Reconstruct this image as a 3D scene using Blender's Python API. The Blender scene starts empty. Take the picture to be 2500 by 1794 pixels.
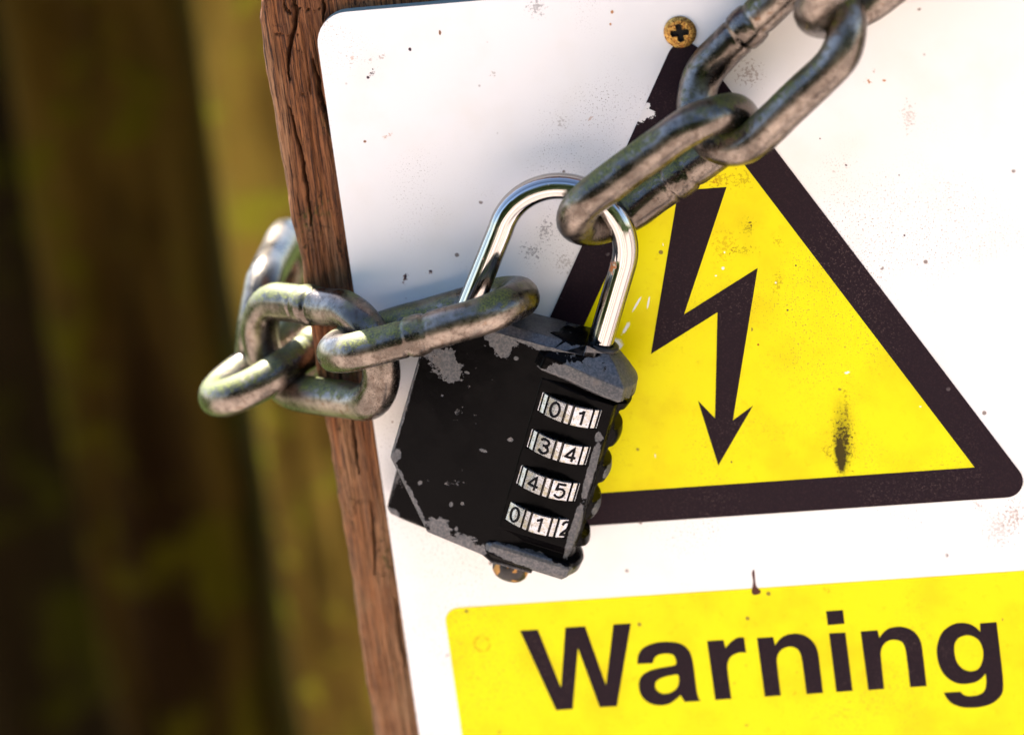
import bpy, bmesh, math, random
from mathutils import Vector, Matrix, noise
random.seed(7)
C = bpy.context.scene.collection
R = math.radians

# ------------------------------------------------------------------ camera, sky, sun, exposure
MM = 0.001
F = 14000.0                     # focal length in photo pixels (2500 wide)
K = 0.09                        # mm per pixel on the sign
CAMR = ((0.98085172, 0.12930649, 0.14563564),
        (-0.07168896, 0.93499576, -0.34733791),
        (-0.18108175, 0.33024652, 0.92636204))   # camera right / down / forward in sign axes (u right, v down, n into)
ORG = Vector((0, 0, 1.10))      # point of the sign that the optical axis meets, 1.1 m above the ground
def axw(a): return Vector((a[0], a[2], -a[1]))
RIGHT, DOWN, FWD = (axw(a) for a in CAMR)
DIST = F * K * MM
CAMPOS = ORG - FWD * DIST
def px(x, y, h=0.0):
    """photo pixel -> world point on the plane h mm in front of the sign face"""
    d = RIGHT * ((x - 1250) / F) + DOWN * ((y - 897) / F) + FWD
    t = (-h * MM - CAMPOS.y) / d.y
    return CAMPOS + d * t
def uv(x, y):
    p = px(x, y) - ORG
    return (p.x / MM, p.z / MM)

cam = bpy.data.cameras.new('camera'); camo = bpy.data.objects.new('camera', cam); C.objects.link(camo)
camo.matrix_world = Matrix.Translation(CAMPOS) @ Matrix((RIGHT, -DOWN, -FWD)).transposed().to_4x4()
cam.sensor_width = 36; cam.sensor_fit = 'HORIZONTAL'; cam.lens = F / 2500 * 36
cam.clip_start = 0.05; cam.clip_end = 500
cam.dof.use_dof = True
cam.dof.focus_distance = (px(1330, 1000, 19) - CAMPOS).dot(FWD)
cam.dof.aperture_fstop = 8.0
bpy.context.scene.camera = camo

SUN_EL, SUN_AZ = R(52), R(-32)          # azimuth from +Y (behind the sign) towards -X
sdir = Vector((math.cos(SUN_EL) * math.sin(SUN_AZ), math.cos(SUN_EL) * math.cos(SUN_AZ), math.sin(SUN_EL)))
wd = bpy.data.worlds.new('World'); bpy.context.scene.world = wd; wd.use_nodes = True
wn = wd.node_tree.nodes; wl = wd.node_tree.links
sky = wn.new('ShaderNodeTexSky'); sky.sky_type = 'NISHITA'; sky.sun_disc = False
sky.sun_elevation = SUN_EL; sky.sun_rotation = SUN_AZ
sky.air_density = 1.0; sky.dust_density = 0.6; sky.ozone_density = 1.5
wl.new(sky.outputs[0], wn['Background'].inputs[0]); wn['Background'].inputs[1].default_value = 0.08
sl = bpy.data.lights.new('sun', 'SUN'); sl.energy = 4.5; sl.angle = R(0.53); sl.color = (1.0, 0.945, 0.88)
so = bpy.data.objects.new('sun', sl); C.objects.link(so)
so.rotation_euler = sdir.to_track_quat('Z', 'Y').to_euler(); so.location = (0, 0, 4)

sc = bpy.context.scene
sc.view_settings.view_transform = 'Standard'; sc.view_settings.look = 'None'
sc.view_settings.exposure = 2.76; sc.view_settings.gamma = 1.0
sc.view_settings.use_curve_mapping = False
sc.render.engine = 'CYCLES'
sc.cycles.max_bounces = 8; sc.cycles.diffuse_bounces = 4; sc.cycles.glossy_bounces = 5
sc.cycles.use_denoising = True

# ------------------------------------------------------------------ node helpers
class NT:
    def __init__(s, name):
        m = bpy.data.materials.new(name); m.use_nodes = True
        s.m = m; s.t = m.node_tree; s.n = s.t.nodes; s.l = s.t.links
        s.b = s.n['Principled BSDF']; s.out = s.n['Material Output']
        s.tc = s.n.new('ShaderNodeTexCoord'); s.co = s.tc.outputs['Object']
    def lk(s, a, b):
        if hasattr(a, 'links'): s.l.new(a, b)
        else: b.default_value = a
    def mapping(s, co, scale=(1, 1, 1), loc=(0, 0, 0)):
        n = s.n.new('ShaderNodeMapping'); s.lk(co, n.inputs[0]); n.inputs['Scale'].default_value = scale
        if hasattr(loc, 'links'): s.l.new(loc, n.inputs['Location'])
        else: n.inputs['Location'].default_value = loc
        return n.outputs[0]
    def noise(s, co, scale, detail=4, rough=0.55, dist=0.0):
        n = s.n.new('ShaderNodeTexNoise'); s.lk(co, n.inputs['Vector']); n.inputs['Scale'].default_value = scale
        n.inputs['Detail'].default_value = detail; n.inputs['Roughness'].default_value = rough; n.inputs['Distortion'].default_value = dist
        return n.outputs[0]
    def vor(s, co, scale, feature='F1'):
        n = s.n.new('ShaderNodeTexVoronoi'); s.lk(co, n.inputs['Vector']); n.inputs['Scale'].default_value = scale; n.feature = feature
        return n.outputs['Distance']
    def mth(s, op, a, b=0.0, c=None):
        n = s.n.new('ShaderNodeMath'); n.operation = op; s.lk(a, n.inputs[0]); s.lk(b, n.inputs[1])
        if c is not None: s.lk(c, n.inputs[2])
        return n.outputs[0]
    def rng(s, v, a, b, c=0.0, d=1.0, smooth=True):
        n = s.n.new('ShaderNodeMapRange'); n.interpolation_type = 'SMOOTHSTEP' if smooth else 'LINEAR'
        s.lk(v, n.inputs[0]); n.inputs[1].default_value = a; n.inputs[2].default_value = b
        n.inputs[3].default_value = c; n.inputs[4].default_value = d; return n.outputs[0]
    def mix(s, f, a, b):
        n = s.n.new('ShaderNodeMix'); n.data_type = 'RGBA'; s.lk(f, n.inputs[0])
        for v, i in ((a, 6), (b, 7)):
            if hasattr(v, 'links'): s.l.new(v, n.inputs[i])
            else: n.inputs[i].default_value = (*v, 1) if len(v) == 3 else v
        return n.outputs[2]
    def ramp(s, f, stops):
        n = s.n.new('ShaderNodeValToRGB'); s.lk(f, n.inputs[0]); e = n.color_ramp.elements
        while len(e) < len(stops): e.new(0.5)
        for el, (p, c) in zip(e, stops): el.position = p; el.color = (*c, 1)
        return n.outputs[0]
    def sep(s, v):
        n = s.n.new('ShaderNodeSeparateXYZ'); s.lk(v, n.inputs[0]); return n.outputs
    def bump(s, h, dist, strength=1.0, prev=None):
        n = s.n.new('ShaderNodeBump'); s.lk(h, n.inputs['Height']); n.inputs['Distance'].default_value = dist; s.lk(strength, n.inputs['Strength'])
        if prev is not None: s.l.new(prev, n.inputs['Normal'])
        return n.outputs[0]
    def set(s, **k):
        names = dict(col='Base Color', rough='Roughness', metal='Metallic', nrm='Normal', spec='Specular IOR Level', coat='Coat Weight', coatr='Coat Roughness')
        for a, v in k.items():
            i = s.b.inputs[names[a]]
            if hasattr(v, 'links'): s.l.new(v, i)
            elif isinstance(v, tuple): i.default_value = (*v, 1)
            else: i.default_value = v
        return s.m
    def blob(s, co, cx, cz, rx, rz, rot=0.0, nz=None, amt=0.0, lo=0.85, hi=1.15):
        """1 inside a (ragged) ellipse in the XZ plane of co (metres), centre/size in mm"""
        n = s.n.new('ShaderNodeMapping'); n.vector_type = 'TEXTURE'; s.lk(co, n.inputs[0])
        n.inputs['Location'].default_value = (cx * MM, 0, cz * MM); n.inputs['Rotation'].default_value = (0, rot, 0)
        n.inputs['Scale'].default_value = (rx * MM, 1e4, rz * MM)
        v = s.n.new('ShaderNodeVectorMath'); v.operation = 'LENGTH'; s.lk(n.outputs[0], v.inputs[0])
        d = v.outputs['Value']
        if nz is not None: d = s.mth('MULTIPLY_ADD', nz, amt, d)
        return s.rng(d, hi, lo, 0, 1)

# ------------------------------------------------------------------ mesh helpers
def mesh_obj(name, verts, faces, mat, parent=None, smooth=True, loc=None):
    me = bpy.data.meshes.new(name); me.from_pydata([tuple(v) for v in verts], [], faces); me.update()
    if mat: me.materials.append(mat)
    if smooth: me.polygons.foreach_set('use_smooth', [True] * len(me.polygons))
    o = bpy.data.objects.new(name, me); C.objects.link(o)
    if parent: o.parent = parent
    if loc: o.location = loc
    return o
def empty(name, M=None, loc=None):
    o = bpy.data.objects.new(name, None); C.objects.link(o); o.empty_display_size = 0.01
    if M is not None: o.matrix_world = M
    if loc is not None: o.location = loc
    return o
def tag(o, label, cat, group=None, kind=None):
    o['label'] = label; o['category'] = cat
    if group: o['group'] = group
    if kind: o['kind'] = kind
    return o
def sweep(path, rad, n=20, closed=False, seed=None, amp=0.0):
    """tube through the points (parallel transport); rad number or list"""
    P = [Vector(p) for p in path]; N = len(P); rr = rad if isinstance(rad, (list, tuple)) else [rad] * N
    T = []
    for i in range(N):
        a = P[i - 1] if (closed or i > 0) else P[i]; b = P[(i + 1) % N] if (closed or i < N - 1) else P[i]
        T.append((b - a).normalized())
    up = T[0].orthogonal().normalized(); vs = []; fs = []
    for i in range(N):
        up = (up - T[i] * up.dot(T[i])).normalized(); w = T[i].cross(up)
        for j in range(n):
            a = 2 * math.pi * j / n; r = rr[i]; d = up * math.cos(a) + w * math.sin(a)
            if amp: r += amp * noise.noise((P[i] + d * r) * (seed or 1))
            vs.append(P[i] + d * r)
    off = 0
    if closed:   # match the ring twist at the seam
        best = min(range(n), key=lambda k: sum((vs[j] - vs[(N - 1) * n + (j + k) % n]).length for j in range(n)))
        off = best
    for i in range(N if closed else N - 1):
        k = (i + 1) % N
        for j in range(n):
            j2 = (j + 1) % n
            if closed and k == 0:
                fs.append((i * n + (j + off) % n, i * n + (j2 + off) % n, j2, j))
            else: fs.append((i * n + j, i * n + j2, k * n + j2, k * n + j))
    if not closed:
        fs.append(tuple(range(n))[::-1]); fs.append(tuple((N - 1) * n + j for j in range(n)))
    return vs, fs
def catmull(pts, n=8, closed=True):
    """pts (x,y) smooth or (x,y,1) corner"""
    out = []; N = len(pts)
    for i in range(N if closed else N - 1):
        p1 = pts[i]; p2 = pts[(i + 1) % N]; c1 = len(p1) > 2; c2 = len(p2) > 2
        if c1 and c2: out.append(p1[:2]); continue
        p0 = pts[i - 1] if (i > 0 or closed) else p1; p3 = pts[(i + 2) % N] if (closed or i + 2 < N) else p2
        m1 = [(p2[k] - p0[k]) / 2 for k in (0, 1)]; m2 = [(p3[k] - p1[k]) / 2 for k in (0, 1)]
        L = math.hypot(p2[0] - p1[0], p2[1] - p1[1])
        def lim(m):
            l = math.hypot(*m)
            return [v * min(1, L / l) for v in m] if l > 0 else m
        m1, m2 = lim(m1), lim(m2)
        if c1: m1 = [1.5 * (p2[k] - p1[k]) - 0.5 * m2[k] for k in (0, 1)]; m1 = lim(m1)
        if c2: m2 = [1.5 * (p2[k] - p1[k]) - 0.5 * m1[k] for k in (0, 1)]; m2 = lim(m2)
        for q in range(n):
            t = q / n; t2 = t * t; t3 = t2 * t
            out.append(tuple((2 * t3 - 3 * t2 + 1) * p1[k] + (t3 - 2 * t2 + t) * m1[k] + (-2 * t3 + 3 * t2) * p2[k] + (t3 - t2) * m2[k] for k in (0, 1)))
    if not closed: out.append(pts[-1][:2])
    return out
def flat(name, loops, h0, h1, mat, parent, bevel=0.0):
    """filled outline(s) in sign mm (u,z) extruded from h0 to h1 mm in front of the sign; holes by even-odd"""
    cu = bpy.data.curves.new('tmp', 'CURVE'); cu.dimensions = '2D'; cu.fill_mode = 'BOTH'
    cu.extrude = (h1 - h0) / 2 * MM; cu.bevel_depth = bevel * MM; cu.bevel_resolution = 2
    for lp in loops:
        s = cu.splines.new('POLY'); s.points.add(len(lp) - 1); s.use_cyclic_u = True
        for p, q in zip(s.points, lp): p.co = (q[0] * MM, q[1] * MM, 0, 1)
    to = bpy.data.objects.new('tmp', cu); C.objects.link(to)
    bpy.context.view_layer.update()
    me = bpy.data.meshes.new_from_object(to.evaluated_get(bpy.context.evaluated_depsgraph_get()))
    bpy.data.objects.remove(to); bpy.data.curves.remove(cu)
    hm = (h0 + h1) / 2 * MM
    for v in me.vertices: v.co = (v.co.x, -hm - v.co.z, v.co.y)
    me.name = name; me.materials.clear(); me.materials.append(mat)
    o = bpy.data.objects.new(name, me); C.objects.link(o); o.parent = parent
    return o
def round_poly(pts, rads, n=8):
    out = []; N = len(pts)
    for i in range(N):
        p = Vector(pts[i]); a = Vector(pts[i - 1]) - p; b = Vector(pts[(i + 1) % N]) - p; r = rads[i]
        if r <= 0: out.append(tuple(p)); continue
        an = a.angle(b); L = r / math.tan(an / 2); a.normalize(); b.normalize()
        c = p + (a + b).normalized() * (r / math.sin(an / 2)); s = p + a * L - c; e = p + b * L - c
        tot = s.angle_signed(e)
        for k in range(n + 1):
            t = -tot * k / n; out.append((c.x + s.x * math.cos(t) - s.y * math.sin(t), c.y + s.x * math.sin(t) + s.y * math.cos(t)))
    return out

# ------------------------------------------------------------------ materials
SB = lambda x, y: uv(x, y)
def sign_mat(name, base, rough, kind):
    t = NT(name); co = t.co
    n1 = t.noise(co, 900, 6, 0.6); n2 = t.noise(co, 60, 4); n3 = t.noise(co, 2600, 3, 0.6); big = t.noise(co, 22, 3)
    rag = t.noise(t.mapping(co, (1, 1, 1), (.3, .1, .7)), 420, 6, 0.75)
    rc = t.mth('SUBTRACT', rag, 0.5)
    rf = t.mth('SUBTRACT', t.noise(t.mapping(co, (1, 1, 1), (.9, .4, .2)), 1500, 5, 0.7), 0.5)
    col = base
    if kind == 'white':
        col = t.mix(t.rng(n2, 0.45, 0.75, 0, 0.35), base, (0.72, 0.66, 0.58))
    elif kind == 'yellow':
        col = t.mix(t.rng(n2, 0.42, 0.72, 0, 0.55), base, (0.62, 0.46, 0.0)); col = t.mix(t.rng(t.noise(co, 350, 5, .7), .55, .75, 0, .35), col, (0.5, 0.34, 0.0))
    else:
        col = t.mix(t.rng(n3, 0.45, 0.75, 0, 0.6), base, (0.034, 0.016, 0.019))
    # fine dirt specks gathered in clouds
    cloud = t.rng(big, 0.48, 0.66, 0, 1)
    sp = t.mth('MULTIPLY', t.rng(n3, 0.585, 0.65, 0, 1), cloud)
    sp2 = t.rng(t.vor(co, 190), 0.12, 0.07, 0, 1)
    sp2 = t.mth('MULTIPLY', sp2, t.rng(t.noise(co, 150, 2), 0.53, 0.58, 0, 1))
    spc = (0.16, 0.09, 0.05) if kind != 'black' else (0.16, 0.11, 0.10)
    col = t.mix(t.mth('MULTIPLY', sp, {'white': .9, 'yellow': .6, 'black': .3}[kind]), col, spc)
    col = t.mix(t.mth('MULTIPLY', sp2, 0.8 if kind != 'black' else .35), col, (0.10, 0.05, 0.03) if kind != 'black' else (0.2, 0.16, 0.16))
    if kind != 'black':
        for (x, y, rx, rz, rot, c, amt, k) in STAINS:
            if k not in ('', kind): continue
            u, z = SB(x, y)
            m = t.blob(co, u, z, rx * (1.25 if amt > 3.3 else 1), rz * (1.25 if amt > 3.3 else 1), rot, rf if amt > 3.3 else rc, amt * 1.3, 0.15, 0.45) if amt > 3.3 else t.blob(co, u, z, rx, rz, rot, rc, amt, 0.5, 0.9)
            col = t.mix(t.mth('MULTIPLY', m, .5) if amt > 3.9 else m, col, c)
        if kind == 'yellow':
            for (x, y, rx, rz, f) in ((2058, 1060, 3.0, 10.5, .55), (2054, 1095, 2.2, 7.5, .75), (2052, 1120, 1.4, 4.5, .7)):
                u, z = SB(x, y); col = t.mix(t.mth('MULTIPLY', t.blob(co, u, z, rx, rz, .08, rf, .9, 0.0, 1.1), f), col, (0.045, 0.03, 0.0))
            u, z = SB(1177, 1571); rg = t.mth('SUBTRACT', t.blob(co, u, z, 1.95, 1.95, 0, rc, .5), t.blob(co, u, z, 1.5, 1.5, 0, rc, .5))
            col = t.mix(t.mth('MULTIPLY', t.mth('MAXIMUM', rg, 0.0), t.rng(n1, .4, .6, .1, .8)), col, (0.42, 0.24, 0.0))
    else:
        # paint chips that show the white panel
        for (x, y, rx, rz) in ((1576, 276, 2.6, 1.4), (1568, 284, 1.4, 2.2), (1582, 258, .7, .9)):
            u, z = SB(x, y); col = t.mix(t.blob(co, u, z, rx, rz, .4, rc, 3.5, .7, .8), col, (0.78, 0.74, 0.7))
    nr = t.bump(n1, 0.00003, 0.5)
    return t.set(col=col, rough=t.rng(n1, 0.3, 0.8, rough - .08, rough + .12), nrm=nr, spec=0.06 if kind == 'black' else 0.12)
BR, OR, DK, GY, WH = (0.22, 0.10, 0.05), (0.42, 0.17, 0.05), (0.045, 0.02, 0.03), (0.35, 0.29, 0.25), (0.8, 0.78, 0.7)
STAINS = [
 (908, 180, 1.1, 0.7, -.6, DK, 3.4, 'white'), (912, 170, .8, .4, -.5, DK, 3.4, 'white'), (898, 190, .5, .5, 0, DK, 3.2, 'white'),
 (932, 140, 1.3, .6, -.2, BR, 4.5, 'white'), (905, 149, .9, .5, 0, BR, 4.5, 'white'), (860, 143, .9, .6, 0, OR, 4.5, 'white'),
 (860, 155, .6, .4, 0, BR, 4, 'white'), (944, 332, 1.4, .7, -.3, OR, 4.0, 'white'), (891, 346, .4, .4, 0, BR, 3, 'white'),
 (1001, 121, .4, .5, 0, DK, 3, 'white'), (1074, 80, .3, .6, 0, BR, 3, 'white'), (988, 682, .8, 2.0, .3, BR, 3.6, 'white'),
 (990, 676, .35, 1.1, .3, DK, 2.5, 'white'), (1050, 664, 1.0, .6, -.2, BR, 3.6, 'white'), (1052, 662, .5, .35, 0, DK, 2.5, 'white'),
 (1494, 30, .5, .8, .2, OR, 3, 'white'), (1490, 60, .3, .4, 0, OR, 3, 'white'), (1310, 18, 1.8, 1.6, .5, DK, 6.5, 'white'),
 (1440, 290, .9, .6, 0, OR, 4.5, 'white'), (1330, 560, 1.4, 2.6, .4, DK, 6.5, 'white'), (1300, 615, 2.0, 1.6, .3, DK, 6.5, 'white'),
 (1380, 640, 2.4, 2.2, .2, GY, 6.0, 'white'), (2120, 200, .9, .7, .3, OR, 3.6, 'white'), (2132, 175, .7, .7, .2, BR, 4, 'white'),
 (2158, 197, .5, .3, 0, OR, 3, 'white'), (2218, 285, 1.5, 3.0, .2, GY, 6, 'white'), (2208, 575, .35, .4, 0, DK, 1.5, 'white'),
 (2066, 404, .4, .3, .5, DK, 2.5, 'white'), (2195, 428, .25, .25, 0, DK, 1, 'white'), (2002, 339, .25, .25, 0, DK, 1, 'white'),
 (1830, 180, 2.5, 2.2, 0, BR, 6.5, 'white'), (2390, 1235, 1.2, 1.2, 0, BR, 4.5, 'white'), (2440, 1290, 3.5, 4.5, 0, GY, 5.5, 'white'),
 (2475, 1260, 2, 3, .3, BR, 6.5, 'white'), (958, 1030, .3, .3, 0, BR, 1.5, 'white'), (1035, 975, 1.2, 1.6, .4, BR, 4, 'white'),
 (1030, 960, .8, .8, 0, DK, 4, 'white'), (1205, 180, .9, .8, 0, GY, 5, 'white'), (1370, 300, 1.5, 1.2, 0, GY, 5.5, 'white'),
 # on the yellow
 (2060, 1075, 2.6, 7.0, .07, (0.05, 0.03, 0.0), 3.7, 'yellow'), (2052, 1105, 1.5, 5.0, .05, (0.03, 0.02, 0.0), 3.0, 'yellow'),
 (2066, 1000, .9, 6.5, .1, (0.22, 0.14, 0.0), 4.0, 'yellow'), (2020, 1100, 1.2, 1.5, .2, (0.2, 0.12, 0), 5.5, 'yellow'),
 (1826, 556, 1.4, 2.0, .15, (0.10, 0.045, 0.0), 4.8, 'yellow'), (1832, 545, .8, .9, .3, (0.05, 0.02, 0.0), 3.8, 'yellow'),
 (1744, 444, 1.0, 1.0, 0, (0.45, 0.13, 0.0), 4.2, 'yellow'), (1755, 440, 3.0, 1.2, -.1, (0.3, 0.15, 0.0), 6.0, 'yellow'),
 (1812, 436, 2.4, 1.8, -.1, (0.28, 0.15, 0.0), 6.2, 'yellow'), (1770, 600, 2.2, 3.0, .3, (0.5, 0.26, 0.0), 5.8, 'yellow'),
 (1810, 612, 2.4, .9, 0, (0.2, 0.1, 0.0), 6.0, 'yellow'), (1899, 690, .9, 2.6, .2, (0.3, 0.16, 0.0), 5.4, 'yellow'),
 (1900, 590, 1.2, 1.0, .2, (0.35, 0.2, 0.0), 5.6, 'yellow'), (1851, 841, .3, .3, 0, (0.3, 0.06, 0.0), 1.5, 'yellow'),
 (1943, 648, .3, .3, 0, DK, 1.5, 'yellow'), (1923, 757, .35, .35, 0, DK, 1.5, 'yellow'), (1786, 1127, .25, .4, 0, DK, 1, 'yellow'),
 (1942, 1690, 1.0, .4, 0, (0.45, 0.3, 0.0), 4, 'yellow'), (2018, 1442, 1.4, .7, .3, (0.45, 0.3, 0.0), 5, 'yellow'),
 # scratches and chips in the yellow that show the white panel
 (1555, 742, .30, 2.6, .62, WH, 1.2, 'yellow'), (1583, 739, .28, 1.7, .3, WH, 1.2, 'yellow'), (1528, 800, .5, 2.2, .6, WH, 2.6, 'yellow'),
 (1506, 838, 1.6, 1.5, .5, WH, 2.2, 'yellow'), (1619, 597, .12, .5, 0, WH, .6, 'yellow'), (1765, 655, .45, .5, .3, WH, 1.4, 'yellow'),
 (1769, 616, .25, .3, 0, WH, .6, 'yellow'), (1748, 673, .35, .25, 0, WH, .9, 'yellow'), (2068, 909, 1.0, .35, -.2, WH, 2.6, 'yellow'),
 (1600, 1112, .16, .7, -.08, WH, .4, 'yellow'), (1894, 690, .3, .3, 0, WH, .8, 'yellow'), (2247, 992, .3, .2, 0, WH, .6, 'yellow'),
]
M_WHITE = sign_mat('sign_white', (0.80, 0.765, 0.745), 0.42, 'white')
M_YEL = sign_mat('sign_yellow', (0.75, 0.66, 0.0), 0.40, 'yellow')
M_BLK = sign_mat('sign_black', (0.014, 0.0075, 0.011), 0.5, 'black')

def m_edge():
    t = NT('panel_edge'); n = t.noise(t.co, 1500, 4)
    return t.set(col=t.mix(n, (0.10, 0.16, 0.14), (0.24, 0.30, 0.28)), rough=0.8, nrm=t.bump(n, .0002, .6))
M_EDGE = m_edge()

def m_chain():
    t = NT('galvanised_steel')
    oi = t.n.new('ShaderNodeObjectInfo'); g = t.n.new('ShaderNodeNewGeometry')
    cx = t.n.new('ShaderNodeCombineXYZ'); t.l.new(oi.outputs['Random'], cx.inputs[0]); t.l.new(oi.outputs['Random'], cx.inputs[2])
    co = t.mapping(t.co, (1, 1, 1), cx.outputs[0])
    n1 = t.noise(co, 120, 5, .6); n2 = t.noise(co, 700, 5, .65); n3 = t.noise(co, 2600, 3, .6); n4 = t.noise(co, 55, 3)
    st = t.noise(t.mapping(co, (0.15, 1, 1)), 1500, 3)
    col = t.mix(t.rng(n1, .35, .7), (0.085, 0.070, 0.060), (0.25, 0.208, 0.178))
    col = t.mix(t.rng(n2, .46, .66, 0, .6), col, (0.050, 0.034, 0.026))
    br = t.mth('MULTIPLY', t.rng(n1, .55, .68), t.rng(n3, .40, .6, .3, 1)); col = t.mix(t.mth('MULTIPLY', br, .35), col, (0.34, 0.28, 0.23))
    pit = t.rng(n3, .57, .63, 0, 1); pit = t.mth('MULTIPLY', pit, t.rng(n4, .40, .58, .5, 1))
    col = t.mix(t.mth('MULTIPLY', pit, .5), col, (0.030, 0.022, 0.016))
    rust = t.mth('MULTIPLY', t.rng(n2, .55, .7), t.rng(n1, .52, .66)); col = t.mix(t.mth('MULTIPLY', rust, .55), col, (0.20, 0.09, 0.04))
    # algae film on what faces up
    nz = t.sep(g.outputs['Normal'])[2]
    alg = t.mth('ADD', nz, t.mth('MULTIPLY', t.mth('SUBTRACT', n2, .5), 1.6)); alg = t.rng(alg, .38, .72, 0, 1)
    alg = t.mth('MULTIPLY', alg, t.rng(n4, .38, .54, 0, .95))
    alg = t.mth('MULTIPLY', alg, t.sep(oi.outputs['Color'])[0])
    acol = t.mix(t.rng(n3, .4, .65), (0.030, 0.035, 0.012), (0.15, 0.16, 0.010))
    col = t.mix(alg, col, acol)
    cover = t.mth('MAXIMUM', alg, t.mth('MULTIPLY', pit, .35))
    metal = t.mth('SUBTRACT', 1.0, t.mth('MULTIPLY', cover, .75))
    rgh = t.mth('ADD', t.rng(n1, .3, .7, .19, .35), t.mth('MULTIPLY', cover, .28))
    nr = t.bump(n2, .00006, .25); nr = t.bump(pit, -.00005, .35, nr); nr = t.bump(st, .00005, .25, nr)
    return t.set(col=col, metal=metal, rough=rgh, nrm=nr)
M_CHAIN = m_chain()

def m_chrome():
    t = NT('chrome')
    n = t.noise(t.mapping(t.co, (1, 1, .03)), 2600, 3, .6); n2 = t.noise(t.co, 900, 5, .7)
    s = t.noise(t.mapping(t.co, (1, 1, .06)), 900, 2)
    u = RUST
    m = t.blob(t.co, u[0], u[1], .9, 1.6, 0, t.mth('SUBTRACT', n2, .5), 3.2, .5, .9)
    sp = t.mth('MULTIPLY', t.rng(n2, .66, .72), .6)
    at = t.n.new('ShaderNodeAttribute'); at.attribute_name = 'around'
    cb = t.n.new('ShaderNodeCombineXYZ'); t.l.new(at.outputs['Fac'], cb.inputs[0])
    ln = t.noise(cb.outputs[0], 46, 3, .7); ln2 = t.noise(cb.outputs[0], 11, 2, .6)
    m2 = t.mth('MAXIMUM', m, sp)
    base = t.mix(t.rng(ln, .42, .62), (0.46, 0.44, 0.43), (0.20, 0.185, 0.17)); base = t.mix(t.rng(ln2, .5, .66, 0, .75), base, (0.10, 0.095, 0.10))  # lengthwise streaks put mirrored dark and light bands into the metal colour
    col = t.mix(m2, base, (0.42, 0.13, 0.02))
    return t.set(col=col, metal=t.mth('SUBTRACT', 1.0, t.mth('MULTIPLY', m2, .8)), rough=t.mth('ADD', t.rng(s, .35, .7, .04, .20), t.mth('MULTIPLY', m2, .4)), nrm=t.bump(n, .00002, .25))

def m_paint(blobs, name, edge=3.0):
    """glossy black paint chipped down to grey zinc; blobs = bare patches in local mm"""
    t = NT(name); co = t.co
    n1 = t.noise(co, 420, 6, .7); n2 = t.noise(co, 1800, 4, .6); n3 = t.noise(co, 90, 3); n4 = t.noise(co, 160, 4, .6)
    rc = t.mth('SUBTRACT', n1, .5)
    bv = t.n.new('ShaderNodeBevel'); bv.samples = 6; bv.inputs[0].default_value = .0011
    g = t.n.new('ShaderNodeNewGeometry')
    dp = t.n.new('ShaderNodeVectorMath'); dp.operation = 'DOT_PRODUCT'; t.l.new(bv.outputs[0], dp.inputs[0]); t.l.new(g.outputs['True Normal'], dp.inputs[1])
    e = t.mth('SUBTRACT', 1.0, dp.outputs['Value'])
    e = t.mth('ADD', t.mth('MULTIPLY', e, edge), t.mth('MULTIPLY', rc, 1.2 if edge else 0)); e = t.mth('ADD', e, t.mth('MULTIPLY', t.mth('SUBTRACT', n3, .5), 1.4 if edge else 0))
    m = t.rng(e, .30, .36)
    for b in blobs:
        x, z, rx, rz, rot = b[:5]; amt = b[5] if len(b) > 5 else 2.2
        m = t.mth('MAXIMUM', m, t.blob(co, x, z, rx, rz, rot, rc, amt, .96, 1.0))
    tiny = t.rng(t.vor(co, 260), .10, .06); tiny = t.mth('MULTIPLY', tiny, t.rng(n4, .58, .60))
    m = t.mth('MAXIMUM', m, tiny)
    zinc = t.mix(t.rng(n2, .35, .7), (0.070, 0.073, 0.080), (0.135, 0.13, 0.135)); zinc = t.mix(t.rng(n1, .5, .75, 0, .5), zinc, (0.16, 0.13, 0.115))
    pcol = t.mix(t.rng(n2, .55, .8, 0, .5), (0.0018, 0.0015, 0.0018), (0.006, 0.004, 0.004))
    col = t.mix(m, pcol, zinc)
    prgh = t.rng(n4, .35, .7, .14, .34)
    rgh = t.mth('ADD', prgh, t.mth('MULTIPLY', m, .28))
    nr = t.bump(m, -.00016, .9); nr = t.bump(n2, .00005, t.mth('MULTIPLY_ADD', m, .5, .06), nr); nr = t.bump(n3, .0004, .25, nr)
    return t.set(col=col, metal=t.mth('MULTIPLY', m, .65), rough=rgh, nrm=nr, spec=.035)

def m_wheel():
    t = NT('dial_metal'); n1 = t.noise(t.co, 900, 5, .65); n2 = t.noise(t.co, 2400, 3, .6)
    col = t.mix(t.rng(n1, .42, .7), (0.34, 0.355, 0.40), (0.27, 0.255, 0.19)); col = t.mix(t.rng(n2, .58, .66, 0, .8), col, (0.07, 0.06, 0.045))
    xy = t.n.new('ShaderNodeVectorMath'); xy.operation = 'MULTIPLY'; t.l.new(t.co, xy.inputs[0]); xy.inputs[1].default_value = (1, 1, 0)
    ln = t.n.new('ShaderNodeVectorMath'); ln.operation = 'LENGTH'; t.l.new(xy.outputs[0], ln.inputs[0])
    col = t.mix(t.rng(ln.outputs['Value'], (RW - .2) * MM, (RW - .55) * MM), col, (0.035, 0.032, 0.03))
    return t.set(col=col, metal=.95, rough=t.rng(n1, .3, .7, .16, .36), nrm=t.bump(n2, .00004, .4))
def m_plain(name, col, rough, metal=0.0, var=.25, sc_=900, spec=.12):
    t = NT(name); n = t.noise(t.co, sc_, 5, .6)
    return t.set(col=t.mix(n, tuple(c * (1 - var) for c in col), tuple(min(1, c * (1 + var)) for c in col)), rough=t.rng(n, .3, .7, max(.05, rough - .1), rough + .1), metal=metal, nrm=t.bump(n, .00006, .4), spec=spec)
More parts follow.
